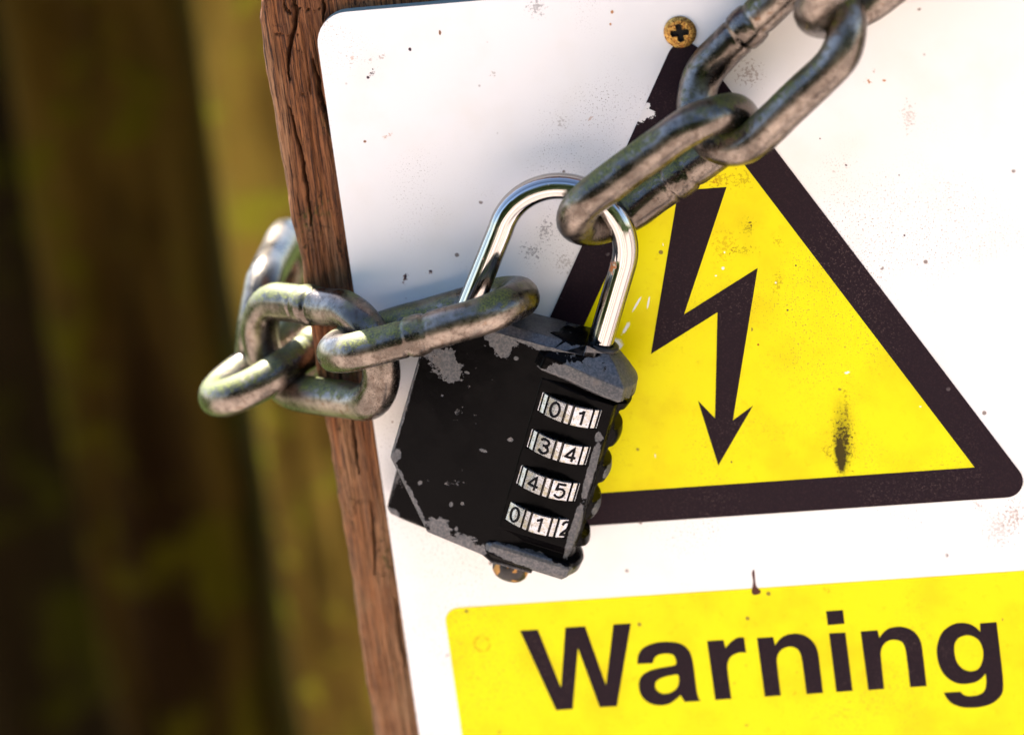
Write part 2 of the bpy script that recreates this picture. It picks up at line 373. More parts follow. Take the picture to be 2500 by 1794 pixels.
def m_brass():
    t = NT('brass_plated'); n = t.noise(t.co, 1100, 5, .7); n2 = t.noise(t.co, 3000, 3, .6)
    col = t.mix(t.rng(n, .35, .65), (0.30, 0.12, 0.025), (0.66, 0.42, 0.11)); col = t.mix(t.rng(n2, .48, .60), col, (0.09, 0.03, 0.008))
    return t.set(col=col, metal=.8, rough=t.rng(n, .3, .7, .3, .5), nrm=t.bump(n, .00025, .7))
def m_wood():
    t = NT('weathered_wood'); co = t.co
    n1 = t.noise(t.mapping(co, (1, 1, .05)), 1250, 6, .7, .4); n2 = t.noise(t.mapping(co, (1, 1, .04)), 2200, 4, .6)
    n3 = t.noise(co, 60, 4); n4 = t.noise(co, 700, 5, .65); n5 = t.noise(t.mapping(co, (1, 1, .12)), 160, 4)
    col = t.mix(t.rng(n1, .34, .66), (0.085, 0.026, 0.008), (0.33, 0.125, 0.045))
    col = t.mix(t.rng(n5, .5, .7, 0, .65), col, (0.42, 0.23, 0.12)); col = t.mix(t.rng(n2, .53, .63, 0, .9), col, (0.018, 0.006, 0.003))
    n6 = t.noise(t.mapping(co, (1, 1, .02)), 5200, 3, .6); col = t.mix(t.rng(n6, .52, .64, 0, .7), col, (0.03, 0.010, 0.005))
    dv = t.n.new('ShaderNodeVectorMath'); dv.operation = 'MULTIPLY_ADD'; t.lk(t.n[-1].outputs[0] if False else t.noise(co, 300, 4, .7), dv.inputs[0]); dv.inputs[1].default_value = (.006, .006, .006); t.l.new(co, dv.inputs[2])
    xc = t.vor(t.mapping(dv.outputs[0], (1, 1, .45)), 300, 'DISTANCE_TO_EDGE'); xm = t.mth('MULTIPLY', t.rng(xc, .05, .0), t.mth('MULTIPLY', t.rng(n3, .50, .60), t.rng(n4, .45, .55))); col = t.mix(t.mth('MULTIPLY', xm, .75), col, (0.012, 0.005, 0.003))
    z = t.sep(co)[2]
    low_tan = t.rng(z, 1.09, 1.03, 0, .6); col = t.mix(t.mth('MULTIPLY', low_tan, t.rng(n3, .3, .7)), col, (0.46, 0.26, 0.13))  # paler tan towards the bottom of the board
    alg = t.mth('MULTIPLY', t.rng(n3, .53, .66), t.rng(n4, .48, .62, 0, .7)); col = t.mix(alg, col, (0.075, 0.075, 0.008))
    nr = t.bump(n1, .0009, .9); nr = t.bump(n2, .0006, .9, nr); nr = t.bump(xm, -.0008, .8, nr)
    return t.set(col=col, rough=.78, nrm=nr, spec=.25)
def m_moss(name, a, b, c, s):
    t = NT(name); co = t.co
    n1 = t.noise(t.mapping(co, (1, 1, .2)), 28 * s, 5, .6); n2 = t.noise(co, 60 * s, 5, .65); n3 = t.noise(t.mapping(co, (1, 1, .07)), 130, 4)
    col = t.mix(t.rng(n1, .40, .60), a, b); col = t.mix(t.rng(n2, .52, .62, 0, .9), col, c); col = t.mix(t.rng(n3, .55, .7, 0, .8), col, tuple(v * .25 for v in a))
    return t.set(col=col, rough=.9, nrm=t.bump(n2, .01, .5), spec=.02)
def m_ground():
    t = NT('bounce_gravel'); n = t.noise(t.co, 3, 5); n2 = t.noise(t.co, 60, 5, .7)
    col = t.mix(n, (0.46, 0.37, 0.32), (0.60, 0.505, 0.445)); col = t.mix(t.rng(n2, .4, .7, 0, .5), col, (0.26, 0.20, 0.14))
    return t.set(col=col, rough=.9, nrm=t.bump(n2, .02, .6))

# ------------------------------------------------------------------ setting
g = mesh_obj('ground', [(-60, -60, 0), (60, -60, 0), (60, 60, 0), (-60, 60, 0)], [(0, 1, 2, 3)], m_moss('grass', (0.035, 0.05, 0.012), (0.06, 0.08, 0.02), (0.05, 0.05, 0.02), .1), smooth=False)
g['kind'] = 'structure'
g = mesh_obj('path', [(-20, -5.0, .004), (20, -5.0, .004), (20, .12, .004), (-20, .12, .004)], [(0, 1, 2, 3)], m_ground(), smooth=False)  # out of view, added to bounce warm sunlight up at the sign
g['kind'] = 'structure'

def unseen_hedge():  # out of view, added to block low sky and give green reflections
    t = NT('unseen_hedge_leaf'); n = t.noise(t.co, 4, 4)
    m = t.set(col=t.mix(n, (0.018, 0.035, 0.008), (0.06, 0.10, 0.02)), rough=.6)
    rnd = random.Random(3); vs = []; fs = []
    for k in range(26000):
        x = rnd.uniform(-11, 11); z = rnd.uniform(0, 1) ** .8 * (5.2 + 1.2 * noise.noise((x * .5, 1, 2)))
        y = -5.2 - .06 * x * x * .3 + .9 * noise.noise((x * .7, z * .7, 4)) - rnd.random() * .5 - max(0, z - 4) * .5
        c = Vector((x, y, z)); a = Vector([rnd.gauss(0, 1) for _ in range(3)]).normalized(); b = a.orthogonal().normalized() * rnd.uniform(.08, .16); a *= rnd.uniform(.12, .22)
        i = len(vs); vs += [c - a, c + b * .6, c + a, c - b * .6]; fs.append((i, i + 1, i + 2, i + 3))
    i = len(vs)
    for j in range(9):
        for k in range(23):
            x = -11 + k; z = 5.0 * j / 8; vs.append((x, -6.1 - .018 * x * x - max(0, z - 4) * .5, z))
    for j in range(8):
        for k in range(22): q = i + j * 23 + k; fs.append((q, q + 1, q + 24, q + 23))
    o = mesh_obj('unseen_hedge', vs, fs, m, smooth=False); o['kind'] = 'stuff'; tag(o, 'unseen dark green foliage added behind the camera, mirrored in the shackle', 'unseen_hedge')
unseen_hedge()

def plank(name, x0px, x1px, h, label, mat, amp, seed, ztop=1.36, th=45):
    a = px(x0px, 897, h); b = px(x1px, 897, h); W = b.x - a.x; nx, nz = 28, 150
    vs = []; fs = []
    for j in range(nz + 1):
        z = ztop * j / nz
        for i in range(nx + 1):
            u = i / nx; edge = min(u, 1 - u) * W
            x = a.x + W * u + amp * .4 * noise.noise((seed, z * 9, u * 2))
            d = amp * noise.fractal((u * W * 22 + seed, z * 5, seed * 3.1), 1.0, 2.0, 4) + .004 * max(0, 1 - edge / .006) ** 2
            vs.append((x, a.y + d, z))
    n = len(vs)
    for j in range(nz + 1):
        for i in range(nx + 1): v = vs[j * (nx + 1) + i]; vs.append((v[0], a.y + th * MM, v[2]))
    q = nx + 1
    for j in range(nz):
        for i in range(nx):
            k = j * q + i; fs.append((k, k + 1, k + 1 + q, k + q)); fs.append((n + k, n + k + q, n + k + q + 1, n + k + 1))
        for i in (0, nx):
            k = j * q + i; f = (k, k + q, n + k + q, n + k); fs.append(f if i == 0 else f[::-1])
    for i in range(nx):
        fs.append((nz * q + i, nz * q + i + 1, n + nz * q + i + 1, n + nz * q + i)); fs.append((i, n + i, n + i + 1, i + 1))
    o = mesh_obj(name, vs, fs, mat); tag(o, label, 'post'); return o
plank('fence_post', 600, 1130, -330, 'pale olive-brown mossy timber post directly behind the chained board',
      m_moss('mossy_timber', (0.07, 0.042, 0.008), (0.185, 0.125, 0.022), (0.19, 0.18, 0.014), 1.5), .006, 3.3)
plank('fence_post', 120, 560, -395, 'mossy timber post beside the pale one, shade put into its dark green, out of focus',
      m_moss('shaded_moss', (0.010, 0.005, 0.0015), (0.036, 0.022, 0.003), (0.034, 0.029, 0.001), .7), .012, 8.1)  # darker colours stand in for the shade over this mossy post
plank('fence_post', -420, 160, -445, 'timber post with faint moss at the far end of the fence, coloured blackish for shade',
      m_moss('shaded_timber', (0.011, 0.007, 0.0025), (0.022, 0.016, 0.004), (0.022, 0.021, 0.001), .6), .012, 5.7)  # shade on the far post is mixed into its colours

# weathered board that carries the sign
EDGE = [(635, -400), (640, 0), (635, 46), (643, 107), (651, 172), (666, 261), (681, 347), (694, 418), (709, 500), (724, 590), (744, 694), (767, 857), (796, 1033), (827, 1209), (856, 1391), (882, 1572), (918, 1794), (985, 2250)]
HB = -2.9
edge = sorted([((px(x, y, HB - 2)).z, (px(x, y, HB - 2)).x) for x, y in EDGE])
def edge_x(z):
    if z <= edge[0][0]: return edge[0][1]
    for (z0, x0), (z1, x1) in zip(edge, edge[1:]):
        if z <= z1: return x0 + (x1 - x0) * (z - z0) / (z1 - z0)
    return edge[-1][1]
def tr(o, s, pts): return [px(o[0] + x / s, o[1] + y / s, HB) for x, y in pts]
CR = [(tr((620, 0), 3.256, [(318, -60), (320, 0), (328, 100), (320, 220), (290, 320), (272, 480), (277, 640)]), .55, 4.0),
      (tr((620, 0), 3.256, [(288, 860), (330, 1050), (375, 1220), (410, 1420), (440, 1628), (455, 1780)]), .42, 3.4),
      (tr((620, 0), 3.256, [(557, -40), (555, 60), (548, 175)]), .30, 2.6),
      (tr((620, 0), 3.256, [(468, 480), (500, 620), (530, 780), (590, 970), (640, 1150)]), .5, 4.0),
      (tr((620, 0), 3.256, [(425, 615), (437, 690), (452, 745)]), .24, 1.6),
      (tr((620, 0), 3.256, [(243, 0), (250, 80), (300, 120)]), .28, 1.8),
      (tr((620, 0), 3.256, [(330, 65), (385, 75), (480, 90), (545, 60)]), .16, 1.0),
      (tr((620, 0), 3.256, [(320, 262), (360, 285), (405, 282)]), .16, 1.0),
      (tr((620, 0), 3.256, [(290, 400), (345, 395), (385, 420)]), .14, .8),
      (tr((620, 0), 3.256, [(355, 760), (420, 745), (500, 735), (540, 730)]), .12, .7),
      (tr((620, 0), 3.256, [(160, 280), (230, 275), (290, 290)]), .12, .7),
      (tr((760, 950), 1.929, [(190, 120), (205, 250), (222, 400)]), .42, 3.0),
      (tr((760, 950), 1.929, [(278, 520), (295, 700), (300, 870)]), .34, 2.6),
      (tr((760, 950), 1.929, [(395, 980), (415, 1150), (440, 1300)]), .3, 2.0)]
def seg_d(p, a, b):
    ax, az = a.x, a.z; dx, dz = b.x - ax, b.z - az; L = dx * dx + dz * dz
    t = max(0, min(1, ((p[0] - ax) * dx + (p[1] - az) * dz) / L)); return math.hypot(p[0] - ax - t * dx, p[1] - az - t * dz), t
def crack(x, z):
    d = 0; x += .00045 * noise.noise((z * 330, 4, 0)) + .0002 * noise.noise((z * 1300, 9, 0))
    for pts, w, dep in CR:
        if z > pts[0].z + .002 or z < pts[-1].z - .002:
            if max(p.z for p in pts) + .002 < z or min(p.z for p in pts) - .002 > z: continue
        n = len(pts) - 1; m = 1e9; tt = 0
        for k in range(n):
            s, t = seg_d((x, z), pts[k], pts[k + 1])
            if s < m: m = s; tt = (k + t) / n
        ww = .72 * w * MM * (.35 + .65 * math.sin(math.pi * min(max(tt, .04), .96))) * (1 + .5 * noise.noise((z * 400, w * 50, 1)))
        d = max(d, dep * MM * math.exp(-(m / ww) ** 2))
    return d
def board():
    zs = [0, .3, .6, .8]; z = .93
    while z < 1.255: zs.append(z); z += .00045
    zs += [1.3, 1.4, 1.52]
    us = [0, .1, .25, .5, .8, 1.2, 1.6, 2.0]; u = 2.3
    while u < 20: us.append(u); u += .15 if u < 17 else .5
    us += [22, 26, 40, 80, 140, 215]
    vs = []; fs = []; q = len(us); TH = 9.0
    for z in zs:
        ex = edge_x(z); fine = .93 <= z <= 1.255
        ex += (.0005 * noise.fractal((z * 90, 2, 0), 1, 2, 4)) if fine else 0
        for u in us:
            x = ex + u * MM; k = max(0, 1 - u / 2.4); d = .0022 * (1 - math.sqrt(max(0, 1 - k * k)))
            if fine and u < 24:
                d += .0005 * noise.fractal((x * 420, z * 22, 3.0), 1, 2, 4) + .00035 * noise.fractal((x * 1500, z * 60, 9), 1, 2, 2) + crack(x, z)
                d = max(d, -.0001)
            vs.append((x, -HB * MM + d, z))
    n = len(vs)
    for z in zs:
        for u in us: vs.append((edge_x(z) + u * MM, (-HB + TH) * MM, z))
    for j in range(len(zs) - 1):
        for i in range(q - 1):
            k = j * q + i; fs.append((k, k + 1, k + 1 + q, k + q)); fs.append((n + k, n + k + q, n + k + 1 + q, n + k + 1))
        k = j * q; fs.append((k, k + q, n + k + q, n + k)); k += q - 1; fs.append((k, n + k, n + k + q, k + q))
    e = (len(zs) - 1) * q
    for i in range(q - 1): fs.append((e + i, e + i + 1, n + e + i + 1, n + e + i)); fs.append((i, n + i, n + i + 1, i + 1))
    o = mesh_obj('board', vs, fs, m_wood()); return tag(o, 'cracked reddish-brown weathered board with the warning sign screwed to it', 'board')
board()

# ------------------------------------------------------------------ warning sign
SIGN = empty('warning_sign', loc=ORG)
tag(SIGN, 'white and yellow warning sign with lightning bolt triangle, screwed to the board', 'sign')
UL, UR, VT, VB = -32.7, 125.9, 83.9, -132.0
pan = flat('panel', [round_poly([(UL, VT), (UR, VT), (UR, VB), (UL, VB)], [7.2] * 4)], -2.7, 0, M_WHITE, SIGN)
pan.data.materials.append(M_EDGE)
for p in pan.data.polygons:
    if abs(p.normal.y) < .7: p.material_index = 1
AX, BASE, SIDE = 46.7, -38.4, 130.6
hgt = SIDE * math.sqrt(3) / 2
tri = [(AX, BASE + hgt), (AX + SIDE / 2, BASE), (AX - SIDE / 2, BASE)]
def inset(t, d): 
    c = ((t[0][0] + t[1][0] + t[2][0]) / 3, (t[0][1] + t[1][1] + t[2][1]) / 3); r = hgt / 3; k = (r - d) / r
    return [(c[0] + (p[0] - c[0]) * k, c[1] + (p[1] - c[1]) * k) for p in t]
outer = round_poly(tri, [3.9] * 3, 10); inner = inset(tri, 7.55)
flat('triangle_border', [outer, inner], .02, .14, M_BLK, SIGN)
flat('triangle_field', [inset(tri, 7.50)], .01, .09, M_YEL, SIGN)
BOLT = [(1656.1, 465.8), (1774, 456.7), (1670, 767.6), (1850, 654), (1789.3, 1025.6), (1838.6, 989.7), (1753.9, 1135.7), (1704.2, 977.6), (1745.8, 1020.7), (1751.9, 761.9), (1589.4, 863.6)]
flat('lightning_bolt', [[uv(*p) for p in BOLT]], .07, .16, M_BLK, SIGN)
BT = -55.85
flat('text_band', [round_poly([(-22.9, BT), (116.2, BT), (116.2, VB + 10), (-22.9, VB + 10)], [3.2] * 4)], .01, .09, M_YEL, SIGN)
A_, B_, C_ = ((1500, 1480), 5.732), ((1820, 1460), 5.732), ((2100, 1360), 4.24)
def lp(f, pts, n=6):
    (o, s) = f; q = [(o[0] + p[0] / s, o[1] + p[1] / s) + tuple(p[2:]) for p in pts]
    return [uv(*p) for p in catmull(q, n)]
def cor(pts): return [(x, y, 1) for x, y in pts]
W_ = cor([(1269.7, 1538.6), (1313.4, 1535.9), (1369.8, 1677.5), (1380.5, 1530.8), (1428.7, 1527.7), (1479.7, 1671.6), (1497.6, 1523.3), (1540.4, 1520.8), (1506.6, 1722.5), (1464.3, 1724.9), (1411.3, 1581), (1398.5, 1729.2), (1357.9, 1732.3)])
a1 = [(322, 800, 1), (325, 720), (350, 640), (400, 580), (480, 535), (600, 500), (740, 490), (880, 503), (970, 540), (1040, 605), (1080, 690), (1105, 800), (1150, 1150), (1165, 1230), (1185, 1285), (1210, 1315, 1), (985, 1330, 1), (960, 1290), (925, 1235, 1), (880, 1280), (800, 1340), (720, 1370), (620, 1378), (500, 1350), (420, 1295), (365, 1215), (342, 1110), (350, 1030), (390, 960), (470, 905), (580, 868), (700, 845), (800, 828), (850, 815), (867, 785), (855, 720), (825, 675), (760, 655), (680, 658), (610, 675), (565, 715), (545, 765), (533, 790, 1)]
a2 = [(570, 1090), (590, 1040), (650, 1000), (740, 970), (840, 950), (880, 945), (900, 965), (905, 1040), (885, 1120), (840, 1170), (770, 1205), (690, 1217), (620, 1190), (580, 1140)]
r1 = [(1298, 480, 1), (1530, 465, 1), (1555, 580, 1), (1590, 535), (1640, 485), (1720, 435), (1815, 428, 1), (1845, 640, 1), (1760, 640), (1690, 660), (1630, 700), (1595, 760), (1583, 850), (1638, 1285, 1), (1412, 1303, 1)]
n1 = [(162, 552, 1), (390, 538, 1), (415, 655, 1), (460, 590), (530, 530), (620, 498), (700, 490), (800, 505), (880, 545), (950, 610), (1000, 700), (1025, 800), (1087, 1318, 1), (855, 1335, 1), (790, 850), (765, 760), (720, 700), (640, 672), (560, 685), (490, 730), (450, 800), (442, 890), (497, 1355, 1), (270, 1370, 1)]
i1 = cor([(1128, 178), (1365, 160), (1388, 352), (1152, 372)]); i2 = cor([(1170, 487), (1400, 475), (1502, 1290), (1272, 1305)])
n2 = [(5, 765, 1), (180, 752, 1), (200, 832, 1), (235, 780), (290, 738), (350, 720), (420, 715), (500, 733), (560, 768), (610, 830), (640, 920), (688, 1328, 1), (518, 1340, 1), (475, 980), (455, 905), (420, 865), (355, 850), (290, 862), (240, 905), (218, 960), (215, 1020), (250, 1358, 1), (85, 1370, 1)]
g1 = [(1240, 680, 1), (1413, 668, 1), (1475, 1200), (1482, 1310), (1475, 1390), (1440, 1450), (1370, 1505), (1290, 1535), (1200, 1550), (1080, 1550), (1000, 1530), (940, 1500), (895, 1450), (865, 1397, 1), (1040, 1387, 1), (1065, 1415), (1110, 1433), (1180, 1430), (1240, 1415), (1285, 1380), (1303, 1320), (1305, 1250), (1297, 1200, 1), (1255, 1250), (1200, 1285), (1110, 1305), (1020, 1303), (940, 1270), (870, 1210), (825, 1130), (800, 1040), (793, 950), (810, 860), (850, 775), (910, 720), (980, 685), (1060, 675), (1140, 690), (1200, 725), (1245, 770, 1)]
g2 = [(975, 950), (985, 880), (1030, 825), (1110, 803), (1180, 820), (1235, 865), (1265, 930), (1275, 1000), (1262, 1080), (1225, 1150), (1160, 1175), (1090, 1165), (1030, 1120), (990, 1050)]
LET = [[lp(((0, 0), 1), W_)], [lp(A_, a1), lp(A_, a2)], [lp(A_, r1)], [lp(B_, n1)], [lp(B_, i1), lp(B_, i2)], [lp(C_, n2)], [lp(C_, g1), lp(C_, g2)]]
for L, ch in zip(LET, 'Warning'):
    flat('letter', L, .07, .16, M_BLK, SIGN)
# brown drip mark above the band
dp = [(1836, 1398), (1841, 1390), (1844, 1420), (1847, 1432), (1858, 1442), (1853, 1449), (1841, 1451), (1835, 1444), (1839, 1420)]
flat('drip_mark', [[uv(*p) for p in catmull(dp, 4)]], .08, .13, m_plain('drip_brown', (0.075, 0.022, 0.016), .5), SIGN)

# screw
SCR = empty('screw', loc=px(1660.6, 78.5, 0)); tag(SCR, 'rusty brass cross-head screw at the top of the warning triangle', 'screw')
def screw():
    Rh = 3.55; cross = []
    for k in range(4):
        a = math.pi / 2 * k + .07
        for (r, da) in ((.98, -.72), (1.95, -.36), (2.1, 0), (1.95, .36), (.98, .72)):
            cross.append((r * math.cos(a + da), r * math.sin(a + da)))
    n = 48; M = len(cross); vs = []; fs = []
    def ring(pts, h): 
        i = len(vs); vs.extend([(x * MM, -h * MM, z * MM) for x, z in pts]); return i
    def circ(r): return [(r * math.cos(2 * math.pi * k / n), r * math.sin(2 * math.pi * k / n)) for k in range(n)]
    prof = [(3.25, -.6), (Rh, .18), (Rh - .05, .42), (Rh - .35, .62), (2.7, .82)]
    ids = [ring(circ(r), h) for r, h in prof]
    for a, b in zip(ids, ids[1:]):
        for j in range(n): fs.append((a + j, b + j, b + (j + 1) % n, a + (j + 1) % n))
    b_ = ids[-1]; c0 = ring(cross, .9); c1 = ring([(x * .8, z * .8) for x, z in cross], .12)
    # bridge the outer circle and the cross by angle
    oa = [math.atan2(vs[b_ + j][2], vs[b_ + j][0]) % (2 * math.pi) for j in range(n)]
    i = j = 0; ca = sorted(range(M), key=lambda k: math.atan2(cross[k][1], cross[k][0]) % (2 * math.pi)); cang = [math.atan2(cross[k][1], cross[k][0]) % (2 * math.pi) for k in ca]
    while i < n or j < M:
        ai = oa[i % n] + (2 * math.pi if i >= n else 0); aj = cang[j % M] + (2 * math.pi if j >= M else 0)
        if i < n and (ai <= aj or j >= M): fs.append((b_ + i % n, c0 + ca[j % M], b_ + (i + 1) % n)); i += 1
        else: fs.append((b_ + i % n, c0 + ca[j % M], c0 + ca[(j + 1) % M])); j += 1
    for k in range(M): fs.append((c0 + k, c0 + (k + 1) % M, c1 + (k + 1) % M, c1 + k))
    o = mesh_obj('head', vs, fs, m_brass(), SCR, smooth=False); recess_mat = m_plain('recess_black', (0.012, 0.01, 0.01), .5)
    o.data.materials.append(recess_mat)  # recess walls and floor coloured near black
    for p in list(o.data.polygons)[-M:]: p.material_index = 1
    bm = bmesh.new(); bm.from_mesh(o.data); bmesh.ops.recalc_face_normals(bm, faces=bm.faces); bm.to_mesh(o.data); bm.free()
    vs2 = [(x * .81 * MM, -.125 * MM, z * .81 * MM) for x, z in cross]
    mesh_obj('recess', vs2, [tuple(range(M))[::-1]], recess_mat, SCR, smooth=False)
screw()

# ------------------------------------------------------------------ chain
WD, LW, LL = 8.4, 21.6, 51.0        # wire, centre width, outer length (mm)
def link_mesh():
    r = LW / 2; s = (LL - WD) / 2 - r; path = []; rad = []
    def put(x, z, w=0): path.append((x * MM, 0, z * MM)); rad.append((WD / 2 + w) * MM)
    xs = [-s + 2 * s * k / 44 for k in range(45)]
    for x in xs:                                    # welded side (z = +r)
        a = abs(x); w = .36 * max(0, 1 - (a / 2.6) ** 4) if a < 2.6 else 0
        w += -.34 * math.exp(-((a - 2.6) / .35) ** 2) + .10 * math.exp(-(x / .5) ** 2)
        put(x, r, w)
    for k in range(1, 24): t = math.pi * k / 24; put(s + r * math.sin(t), r * math.cos(t))
    for k in range(13): put(s - 2 * s * k / 12, -r)
    for k in range(1, 24): t = math.pi * k / 24; put(-s - r * math.sin(t), -r * math.cos(t))
    vs, fs = sweep(path, rad, 28, True, 160, .00022)
    me = bpy.data.meshes.new('link'); me.from_pydata([tuple(v) for v in vs], [], fs); me.update(); me.materials.append(M_CHAIN)
    me.polygons.foreach_set('use_smooth', [True] * len(me.polygons)); return me
LINK = link_mesh()
CHAIN = empty('chain', loc=px(1607, 416, 0)); tag(CHAIN, 'weathered galvanised steel chain with green algae, wrapped round the board and locked', 'chain')
def put_link(cen, axis, side, weld=1):
    a = axis.normalized(); s = (side - a * side.dot(a)).normalized() * weld; y = s.cross(a)
    Mx = Matrix((a, y, s)).transposed().to_4x4(); Mx.translation = cen
    o = bpy.data.objects.new('link', LINK); C.objects.link(o); o.parent = CHAIN
    o.matrix_parent_inverse = Matrix.Identity(4); o.matrix_basis = Matrix.Translation(-CHAIN.location) @ Mx
    return o
def bars(p1, h1, p2, e1, e2, dh=0.0, weld=1, near=True):
    """p1 = pixel of the bar mid with known height h1, p2 = pixel of the other bar's mid; axis from pixels e1 -> e2, rising dh mm"""
    A = px(*p1, h1); best = None
    for k in range(-600, 601):
        h = h1 + k * .05
        if (k > 0) != near: continue
        d = abs((px(*p2, h) - A).length / MM - LW)
        if best is None or d < best[0]: best = (d, h)
    B = px(*p2, best[1]); hc = (h1 + best[1]) / 2
    ax = px(*e2, hc + dh / 2) - px(*e1, hc - dh / 2)
    return put_link((A + B) / 2, ax, B - A, weld)
# upper run, going up to the right
bars((1633, 450), 4.6, (1581, 382), (1391, 573), (1824, 259), 0, -1)
bars((1799, 102), 5.0, (1967, 214), (1710, 324), (2056, -8), 2, -1)
bars((1633 + 585, 450 - 512), 4.6, (1581 + 585, 382 - 512), (1391, 573), (1824, 259), 0, -1)
# lower run, from the shackle to the left and round the board
bars((1038, 776), 4.6, (1050, 808), (775, 887), (1313, 734), 0, 1)
cB = (px(947, 879, 15) + px(620, 838, -16)) / 2
put_link(cB, px(947, 879, 15) - px(620, 838, -16), px(767, 748, 0) - px(807, 980, 0), 1)
# link that hangs at the corner, then one that goes behind the board
bars((731, 868), -11.0, (700, 832), (520, 990), (745, 828), -20, -1, False)
o = put_link(px(664, 730, -46), px(655, 806, -28) - px(726, 664, -66), FWD + Vector((.12, 0, .12)), 1); o.color = (.12, 1, 1, 1)
put_link(px(868, 803, -38), px(985, 705, -52) - px(748, 900, -24), FWD + Vector((.1, 0, -.25)), 1)

# ------------------------------------------------------------------ padlock
PHI = R(22.6); HM = 11.5; RW = 9.9
LOCK = empty('padlock', Matrix.Translation(px(1410, 1100, HM)) @ Matrix.Rotation(PHI, 4, 'Y'))
tag(LOCK, 'chipped black four-dial combination padlock with chrome shackle, hanging from the chain', 'padlock')
LINV = LOCK.matrix_world.inverted()
def lk(x, y, h):
    p = LINV @ px(x, y, h); return (p.x / MM, p.z / MM)
HF = 16.8
X0, X1 = lk(953, 1117, 16)[0], lk(1386, 1012, 21)[0] - 7.0
def hx(x): return 15.6 + 3.10 * max(0, min(1.05, (x - X0) / (X1 - X0)))
def lf(x, y):
    h = 16
    for _ in range(6): q = lk(x, y, h); h = hx(q[0])
    return q
RUST = lk(1498, 645, HM)
face = [lf(1030, 850), lf(1130, 786), lf(1426, 871), None, None, lf(1176, 1354), lf(1043, 1299), lf(953, 1117)]
ax_, z1 = lk(1386, 1012, HM + 9.9); ax4, z4 = lk(1309, 1279, HM + 9.9); axl = (ax_ + ax4) / 2; pitch = (z1 - z4) / 3
ROWZ = [z1 - pitch * k for k in range(4)]
ztop = face[2][1]; zbot = lf(1176, 1354)[1]
face[3] = (axl - 7.0, ztop - .4); face[4] = (axl - 7.0, zbot - 1.2)
ZT = ztop + 1.7
def loft(name, layers, mat, parent, bevel=.3, smooth=False):
    n = len(layers[0][0]); vs = []; fs = []
    for pts, y in layers: vs += [(x * MM, (y(x) if callable(y) else y) * MM, z * MM) for x, z in pts]
    for k in range(len(layers) - 1):
        for j in range(n): fs.append((k * n + j, k * n + (j + 1) % n, (k + 1) * n + (j + 1) % n, (k + 1) * n + j))
    fs.append(tuple(range(n))[::-1]); fs.append(tuple((len(layers) - 1) * n + j for j in range(n)))
    o = mesh_obj(name, vs, fs, mat, parent, smooth=False)
    bm = bmesh.new(); bm.from_mesh(o.data); bmesh.ops.recalc_face_normals(bm, faces=bm.faces)
    if bevel: bmesh.ops.bevel(bm, geom=[e for e in bm.edges], offset=bevel * MM, segments=3, profile=.5, affect='EDGES')
    bm.to_mesh(o.data); bm.free()
    o.data.polygons.foreach_set('use_smooth', [True] * len(o.data.polygons))
    o.data.set_sharp_from_angle(angle=R(35)); return o
mid = list(face); 
for k, d in ((0, (-.2, .4)), (1, (-.3, 1.7)), (2, (0, 1.7)), (3, (9, 1.7)), (4, (9, -.3)), (5, (0, -.3)), (6, (-.2, -.2)), (7, (-.2, 0))): mid[k] = (mid[k][0] + d[0], mid[k][1] + d[1])
bare = [lf(1085, 885) + (4.6, 3.0, .5, 2.6), lf(1105, 905) + (2.0, 3.2, -.35, 2.2), lf(1222, 833) + (3.4, 2.6, .2, 2.8), lf(1230, 850) + (2.0, 2.6, .1, 2.0),
        lk(1300, 815, 15.5) + (11, 1.9, 0.02, 1.8), lf(965, 1115) + (1.0, 2.6, .3, 2.0), lf(1068, 1290) + (3.0, 2.2, -.5, 3.0), lf(1100, 1318) + (4.5, 1.6, .08, 3.0), lf(1145, 1330) + (4.0, 1.6, .1, 3.5),
        lf(1180, 1100) + (.8, .35, 0, 2.0), lf(1246, 1072) + (.7, .6, 0, 2.6), lf(1101, 1231) + (.4, .6, 0, 1.6), lf(1128, 1229) + (.5, .5, 0, 2.2), lf(1114, 1290) + (.4, .6, 0, 1.6), lf(1026, 1178) + (.5, .7, .5, 2.4), lf(1140, 910) + (.6, .3, 0, 2.2), lf(1260, 875) + (.5, .5, 0, 2.0)]
def rim(p, q, r, amt):      # worn paint along an edge of the front plate
    a, b = lf(*p), lf(*q); dx, dz = b[0] - a[0], b[1] - a[1]
    bare.append(((a[0] + b[0]) / 2, (a[1] + b[1]) / 2, r, math.hypot(dx, dz) / 2 + .6, math.atan2(dx, dz), amt))
rim((953, 1117), (1043, 1299), .95, 3.2); rim((1026, 862), (953, 1117), .5, 2.6)
M_PB = m_paint(bare, 'chipped_black_paint')
loft('body', [(face, lambda x: HM - hx(x)), (mid, lambda x: HM - hx(x) + 1.7), (mid, -(5.2 - HM))], M_PB, LOCK, .28)
# back half with its square lower corner
hb = 8.0
bp = [lk(1052, 850, hb), lk(1120, 800, hb), (axl, ZT - .6), (axl + 4, ZT - 3), (axl + 4, zbot + 1), lk(1250, 1366, hb), lk(1050, 1296, hb), lk(990, 1272, hb), lk(953, 1255, hb), lk(944, 1240, hb), lk(966, 1154, hb)]
loft('back_plate', [(bp, -(hb - HM)), (bp, -(2.6 - HM))], m_paint([lk(950, 1250, hb) + (2.2, 1.2, 0, 1.6)], 'chipped_black_back'), LOCK, .45)

